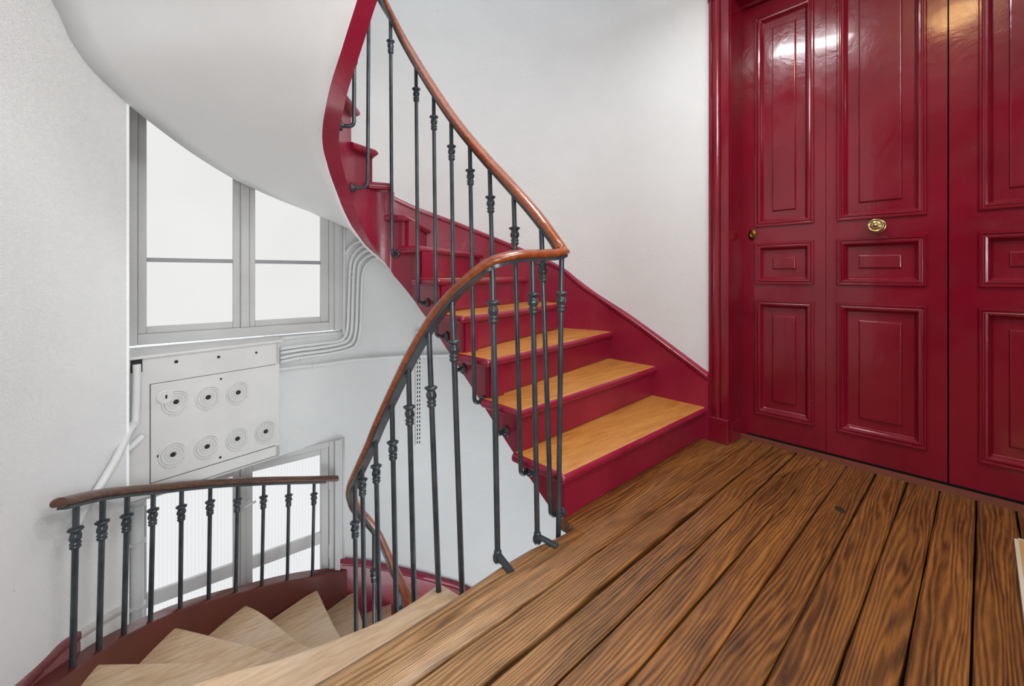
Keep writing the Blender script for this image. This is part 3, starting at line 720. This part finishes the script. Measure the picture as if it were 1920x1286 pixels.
for t, f_, zk, md in LB:
    if md == 0:    # corner baluster: bends in to the landing edge below the boards
        baluster(t, (f_[0], f_[1], -.12), zk, rail, elbow=(f_[0], 1.088, -.12))
    elif md == 1:
        o = baluster(t, f_, zk, rail)
        v, f = lathev([(.004, -.034), (.011, -.030), (.017, -.020), (.018, -.008), (.015, .002), (.0125, .006), (.0145, .010), (.0125, .014), (.0106, .016)], 14); q = mesh('foot_knob', v, f, IRON, o, True); q.location = V((f_[0], f_[1], f_[2]+.012))
        dx, dy = (-.022, -.095) if f_[0] < 1.05 else (.012, -.085)
        L = math.hypot(dx, dy); ux, uy = dx/L, dy/L
        a = Vector((f_[0], f_[1], .004)); P = [a+Vector((ux, uy, 0))*s+Vector((0, 0, h)) for s, h in ((0, .004), (.02, .004), (.05, .003), (.09, .0015), (L, .0015))]
        v, f = sweepv(P, [(-.013, -.004), (.013, -.004), (.012, .002), (.005, .004), (-.005, .004), (-.012, .002)]); sharp(fixn(mesh('fixing_strap', v, f, IRON, o)), 40)
    else:
        baluster(t, f_, zk, rail, elbow=nearW(f_))

# ------------------------------------------------------------------ low guard railing in front of the lower window
gr = thing('guard_railing', 'low curved railing with dark wooden rail and iron balusters before the lower window', 'railing', (.45, 2.95, -.9))
GR = [(155.0,.166),(145.1,.080),(133.8,-.039),(121.7,-.160),(108.6,-.292),(97.4,-.396),(89.8,-.457)]
pth = cr([arc(t, 1.445, z-.012) for t, z in GR], 6)
v, f = sweepv(pth, [(x*.95, y*1.0) for x, y in RP]); sharp(fixn(mesh('handrail', v, f, RAIL_D, gr)), 60)
v, f = sweepv(pth[1:-3], FP); fixn(mesh('rail_core_bar', v, f, IRON, gr))
GF = [((-.147,2.356,-.502),(-.138,2.373,.103),.02),((-.078,2.473,-.557),(-.066,2.491,.049),-.03),((-.001,2.579,-.604),(.011,2.594,.001),-.075),((.093,2.686,-.667),(.105,2.698,-.053),-.128),((.215,2.798,-.74),(.222,2.804,-.116),-.197),
      ((.348,2.895,-.812),(.357,2.901,-.178),-.258),((.489,2.975,-.873),(.501,2.981,-.245),-.328),((.639,3.039,-.953),(.652,3.044,-.306),-.389),((.798,3.086,-1.016),(.809,3.089,-.363),-.451),((.964,3.115,-1.076),(.977,3.117,-.425),-.511)]
for f_, t, zk in GF: baluster((t[0], t[1], t[2]+.02), (f_[0], f_[1], f_[2]-.012), zk, gr)

# ------------------------------------------------------------------ meter box
ex, ey = .98233, .18718; nx, ny = .18718, -.98233
def BT(u, d, z): return (.02+ex*u+nx*d, 2.83+ey*u+ny*d, z)      # u along the front, d towards the room, z up
mb = thing('meter_cabinet', 'white-painted meter cabinet with seven embossed lock rings between the two windows', 'cabinet', BT(.34, -.1, -.13))
def bquad(u0, u1, z0, z1, d0, d1): return boxv(u0, u1, d0, d1, z0, z1, BT)
P = [bquad(-.03, .708, .446, .582, -.04, 0), bquad(-.03, .077, -.135, .446, -.04, 0), bquad(.077, .712, -.137, -.064, -.04, 0)]
v, f = merge(P)
cab = fixn(mesh('cabinet_body', v, f, WHITE, mb))
sv = [BT(.712, 0, -.135), BT(.712, 0, .582), (.745, 3.235, .582), (.745, 3.235, -.135), BT(.692, 0, -.135), BT(.692, 0, .582), (.725, 3.235, .582), (.725, 3.235, -.135)]
fixn(mesh('side_panel', sv, [(0,1,2,3),(4,5,6,7),(0,1,5,4),(2,3,7,6),(1,2,6,5),(0,3,7,4)], WHITE, mb))
sv = [BT(-.008, .012, .580), BT(.730, .012, .580), (.765, 3.20, .580), (.005, 3.20, .580)]; sv += [(x, y, z+.014) for x, y, z in sv]
bev(fixn(mesh('cabinet_top', sv, [(0,1,2,3),(4,5,6,7),(0,1,5,4),(1,2,6,5),(2,3,7,6),(3,0,4,7)], WHITE, mb)), .003)
sv = [BT(0, 0, -.132), BT(.712, 0, -.132), (.745, 3.2, -.132), (.02, 3.2, -.132)]; sv += [(x, y, z+.01) for x, y, z in sv]
fixn(mesh('cabinet_floor', sv, [(0,1,2,3),(4,5,6,7),(0,1,5,4),(1,2,6,5),(2,3,7,6),(3,0,4,7)], WHITE, mb))
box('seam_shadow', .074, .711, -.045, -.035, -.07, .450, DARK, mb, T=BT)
door = box('cabinet_door', .0815, .710, -.03, .001, -.0590, .4425, WHITE, mb, T=BT, b=.002)
def bplace(vs, u, z):   # vertices (a, h, b): a along u, h outwards, b up -> world
    return [BT(u+a, h, z+b) for a, h, b in vs]
def ring_part(u, z, r, full=True):
    parts = []
    prof_r = [r, r*.80, r*.55, r*.34]
    for q, rr in enumerate(prof_r):
        a0, a1 = (0, 2*PI)
        if q == 0: a0, a1 = (.5, 2*PI-1.2) 
        n = 30; path = [(rr*math.cos(lerp(a0, a1, i/n)), .002, rr*1.05*math.sin(lerp(a0, a1, i/n))) for i in range(n+1)]
        v, f = tubev(path, .0052 if q < 2 else .0042, 6); parts.append((bplace(v, u, z), f))
    for i in range(9):     # raised letters-like lugs round the lower rim
        a = math.radians(215+i*14); c_ = (r*.93*math.cos(a), r*1.15*math.sin(a))
        v, f = boxv(c_[0]-.005, c_[0]+.005, .0, .004, c_[1]-.007, c_[1]+.007); parts.append((bplace(v, u, z), f))
    for i in range(5):
        a = math.radians(-40+i*20); c_ = (r*.9*math.cos(a), r*.9*math.sin(a))
        v, f = boxv(c_[0]-.009, c_[0]+.006, .0, .004, c_[1]-.0035, c_[1]+.0035); parts.append((bplace(v, u, z), f))
    v, f = merge(parts); o = fixn(mesh('embossed_ring', v, f, WHITE, mb)); sharp(o, 50)
    v, f = lathev([(.013, .0015), (.012, .003), (.001, .0032)], 16, 'Y'); v = [(a, abs(h)+.001, b*.95) for a, h, b in v]; mesh('keyhole', bplace(v, u, z), f, DARK, o)
for u, z in ((.186,.331),(.331,.322),(.481,.316),(.173,.057),(.326,.050),(.477,.047),(.632,.044)): ring_part(u, z, .058)
v, f = lathev([(.036, 0), (.036, .006), (.030, .008), (.001, .008)], 24, 'Y'); o = fixn(mesh('escutcheon_disc', bplace(v, .139, .368), f, WHITE, mb))
v, f = boxv(-.004, .004, .008, .0095, -.010, .008); mesh('key_slot', bplace(v, .143, .370), f, DARK, o)
for u, z, r in ((.187,.543,.009),(.382,.538,.008),(.579,.534,.007),(.393,.412,.006),(.390,-.032,.007),(.113,.069,.008)):
    v, f = lathev([(r, .001), (r*.9, .0022), (.0005, .0022)], 12, 'Y'); mesh('screw_hole', bplace(v, u, z), f, DARK, mb)
box('cable_opening', .003, .048, .0, .003, .515, .579, DARK, mb, T=BT)

# ------------------------------------------------------------------ pipes
def pipe(name, path, r, m, label, cat, clips=(), group=None, smooth=4):
    p = cr(path, smooth) if smooth else path
    v, f = tubev(p, r, 10); cx_ = path[0]; t = thing(name, label, cat, path[0], group)
    mesh('pipe_run', v, f, m, t, True)
    for c_ in clips:
        q = Vector(p[int(c_*(len(p)-2))]); d = (Vector(p[int(c_*(len(p)-2))+1])-q).normalized()
        v, f = tubev([q-d*.006, q+d*.006], r*1.35, 10); mesh('clip', v, f, m, t)
    return t
C1 = [(.768,3.141,.51),(.892,3.166,.512),(1.047,3.183,.512),(1.159,3.185,.515),(1.209,3.183,.539),(1.232,3.182,.612),(1.242,3.181,.82),(1.249,3.18,1.028),(1.266,3.179,1.133),(1.323,3.173,1.207),(1.394,3.162,1.236),(1.452,3.15,1.215),(1.529,3.131,1.138)]
C2 = [(.768,3.141,.482),(.892,3.166,.485),(1.059,3.183,.486),(1.184,3.184,.497),(1.241,3.181,.527),(1.263,3.179,.61),(1.27,3.178,.819),(1.277,3.178,1.028),(1.294,3.176,1.114),(1.349,3.169,1.174),(1.413,3.158,1.2),(1.465,3.147,1.185),(1.542,3.128,1.105)]
C3 = [(.768,3.141,.448),(.892,3.166,.455),(1.072,3.184,.455),(1.209,3.183,.469),(1.272,3.178,.504),(1.295,3.176,.607),(1.303,3.175,.817),(1.311,3.174,1.028),(1.327,3.172,1.094),(1.375,3.165,1.142),(1.433,3.154,1.166),(1.484,3.143,1.148),(1.561,3.122,1.07)]
C4 = [(.768,3.141,.421),(.857,3.16,.428),(.927,3.171,.429),(1.096,3.185,.43),(1.234,3.181,.445),(1.3,3.175,.482),(1.326,3.172,.605),(1.334,3.171,.816),(1.34,3.17,.975),(1.357,3.168,1.055),(1.4,3.161,1.109),(1.452,3.15,1.132),(1.51,3.136,1.111),(1.587,3.114,1.029)]
C0 = [(1.219,3.182,1.151),(1.237,3.181,1.19),(1.279,3.178,1.235),(1.336,3.171,1.264),(1.394,3.162,1.267),(1.439,3.153,1.238),(1.516,3.135,1.165)]
GP = 'white conduits bending round the window'
pipe('conduit', C1, .0115, WHITE2, 'white conduit nearest the window frame, innermost of the four full bends', 'pipe', (.3, .6), GP)
pipe('conduit', C2, .0115, WHITE2, 'white conduit second out from the window frame, bending twice', 'pipe', (.3, .58), GP)
pipe('conduit', C3, .0115, WHITE2, 'white conduit third out from the window frame, bending twice', 'pipe', (.2, .56), GP)
pipe('conduit', C4, .0115, WHITE2, 'white conduit outermost from the window frame, bending twice', 'pipe', (.14, .55), GP)
pipe('conduit', C0, .0115, WHITE2, 'short topmost white conduit arc ending blind beside the window', 'pipe', (), GP)
pipe('conduit', [(.74,3.135,.374),(.89,3.166,.368),(1.029,3.182,.36),(1.266,3.179,.363),(1.553,3.124,.358),(1.774,3.04,.35),(2.0,2.91,.345)], .0125, WHITE2, 'long single white pipe running level along the curved wall', 'pipe', (.33, .62))
pipe('drain_pipe', [(.046,2.80,.560),(.046,2.80,.50),(.042,2.798,.33),(.037,2.79,.275),(.015,2.735,.250),(-.028,2.615,.173),(-.089,2.535,.075),(-.129,2.475,.028),(-.146,2.44,-.007)], .0165, WHITE2, 'thick white pipe leaving the meter cabinet and running down the left wall', 'pipe', (.42,))
pipe('pipe_stub', [(.068,2.815,.200),(.045,2.80,.178),(.008,2.79,.148)], .0165, WHITE2, 'short cut-off white pipe stub beside the meter cabinet', 'pipe', (), None, 3)
t = pipe('downpipe', [(.050,3.06,-.20),(.050,3.06,-.6),(.050,3.06,-1.2),(.050,3.06,-1.95)], .030, WHITE2, 'thick vertical white pipe at the left edge of the lower window', 'pipe', (.08, .27, .5), None, 6)

# ------------------------------------------------------------------ perforated strip on the back wall
ps = thing('shelf_upright', 'white perforated metal shelf upright screwed to the curved wall', 'bracket', (1.758, 3.06, -.37))
ax_ = Vector((1.779-1.737, 3.049-3.068, 0)); wS = ax_.length; ax_.normalize(); nS = Vector((ax_.y, -ax_.x, 0)); nS = nS if nS.dot(Vector((CX-1.758, CY-3.06, 0))) > 0 else -nS
def ST(a, d, z): q = Vector((1.737, 3.068, 0))+ax_*a+nS*d; return (q.x, q.y, z)
box('upright_channel', 0, wS, -.012, .016, -.372, .55, WHITE2, ps, T=ST, b=.002)
P = []
z = -.352
while z < .53:
    for a in (.010, wS-.018): P.append(boxv(a, a+.008, .0155, .0175, z, z+.020, ST))
    z += .0335
v, f = merge(P); o = fixn(mesh('slots', v, f, DARK, ps)); o['kind'] = 'stuff'

# ------------------------------------------------------------------ doormat and ceiling lamp
mt = thing('doormat', 'tan coir doormat with a pale edge at the right of the landing', 'mat', (2.1, -.4, 0))
bev(box('mat_pile', 1.60, 2.462, -.70, -.088, .001, .020, MATM, mt), .003); 
P = [boxv(1.60, 2.466, -.092, -.082, .0012, .021), boxv(2.455, 2.467, -.70, -.082, .0012, .021)]
v, f = merge(P); fixn(mesh('mat_border', v, f, MATE, mt))
lamp = thing('ceiling_lamp', 'round warm glass ceiling lamp above the landing', 'lamp', (1.42, .12, 2.88))
v, f = lathev([(.05, 0), (.10, -.01), (.10, -.03), (.09, -.035)], 24); o = mesh('lamp_base', v, f, WHITE, lamp, True); o.location = V((1.42, .12, 2.88))
LM = M('warm_lamp_glass'); LM.set(Base_Color=(1, .8, .5, 1), Emission_Color=(1, .62, .25, 1), Emission_Strength=14.0)
v, f = lathev([(.09, -.03), (.12, -.05), (.125, -.08), (.10, -.12), (.05, -.14), (.002, -.145)], 24); o = mesh('lamp_shade', v, f, LM.m, lamp, True); o.location = V((1.42, .12, 2.88))
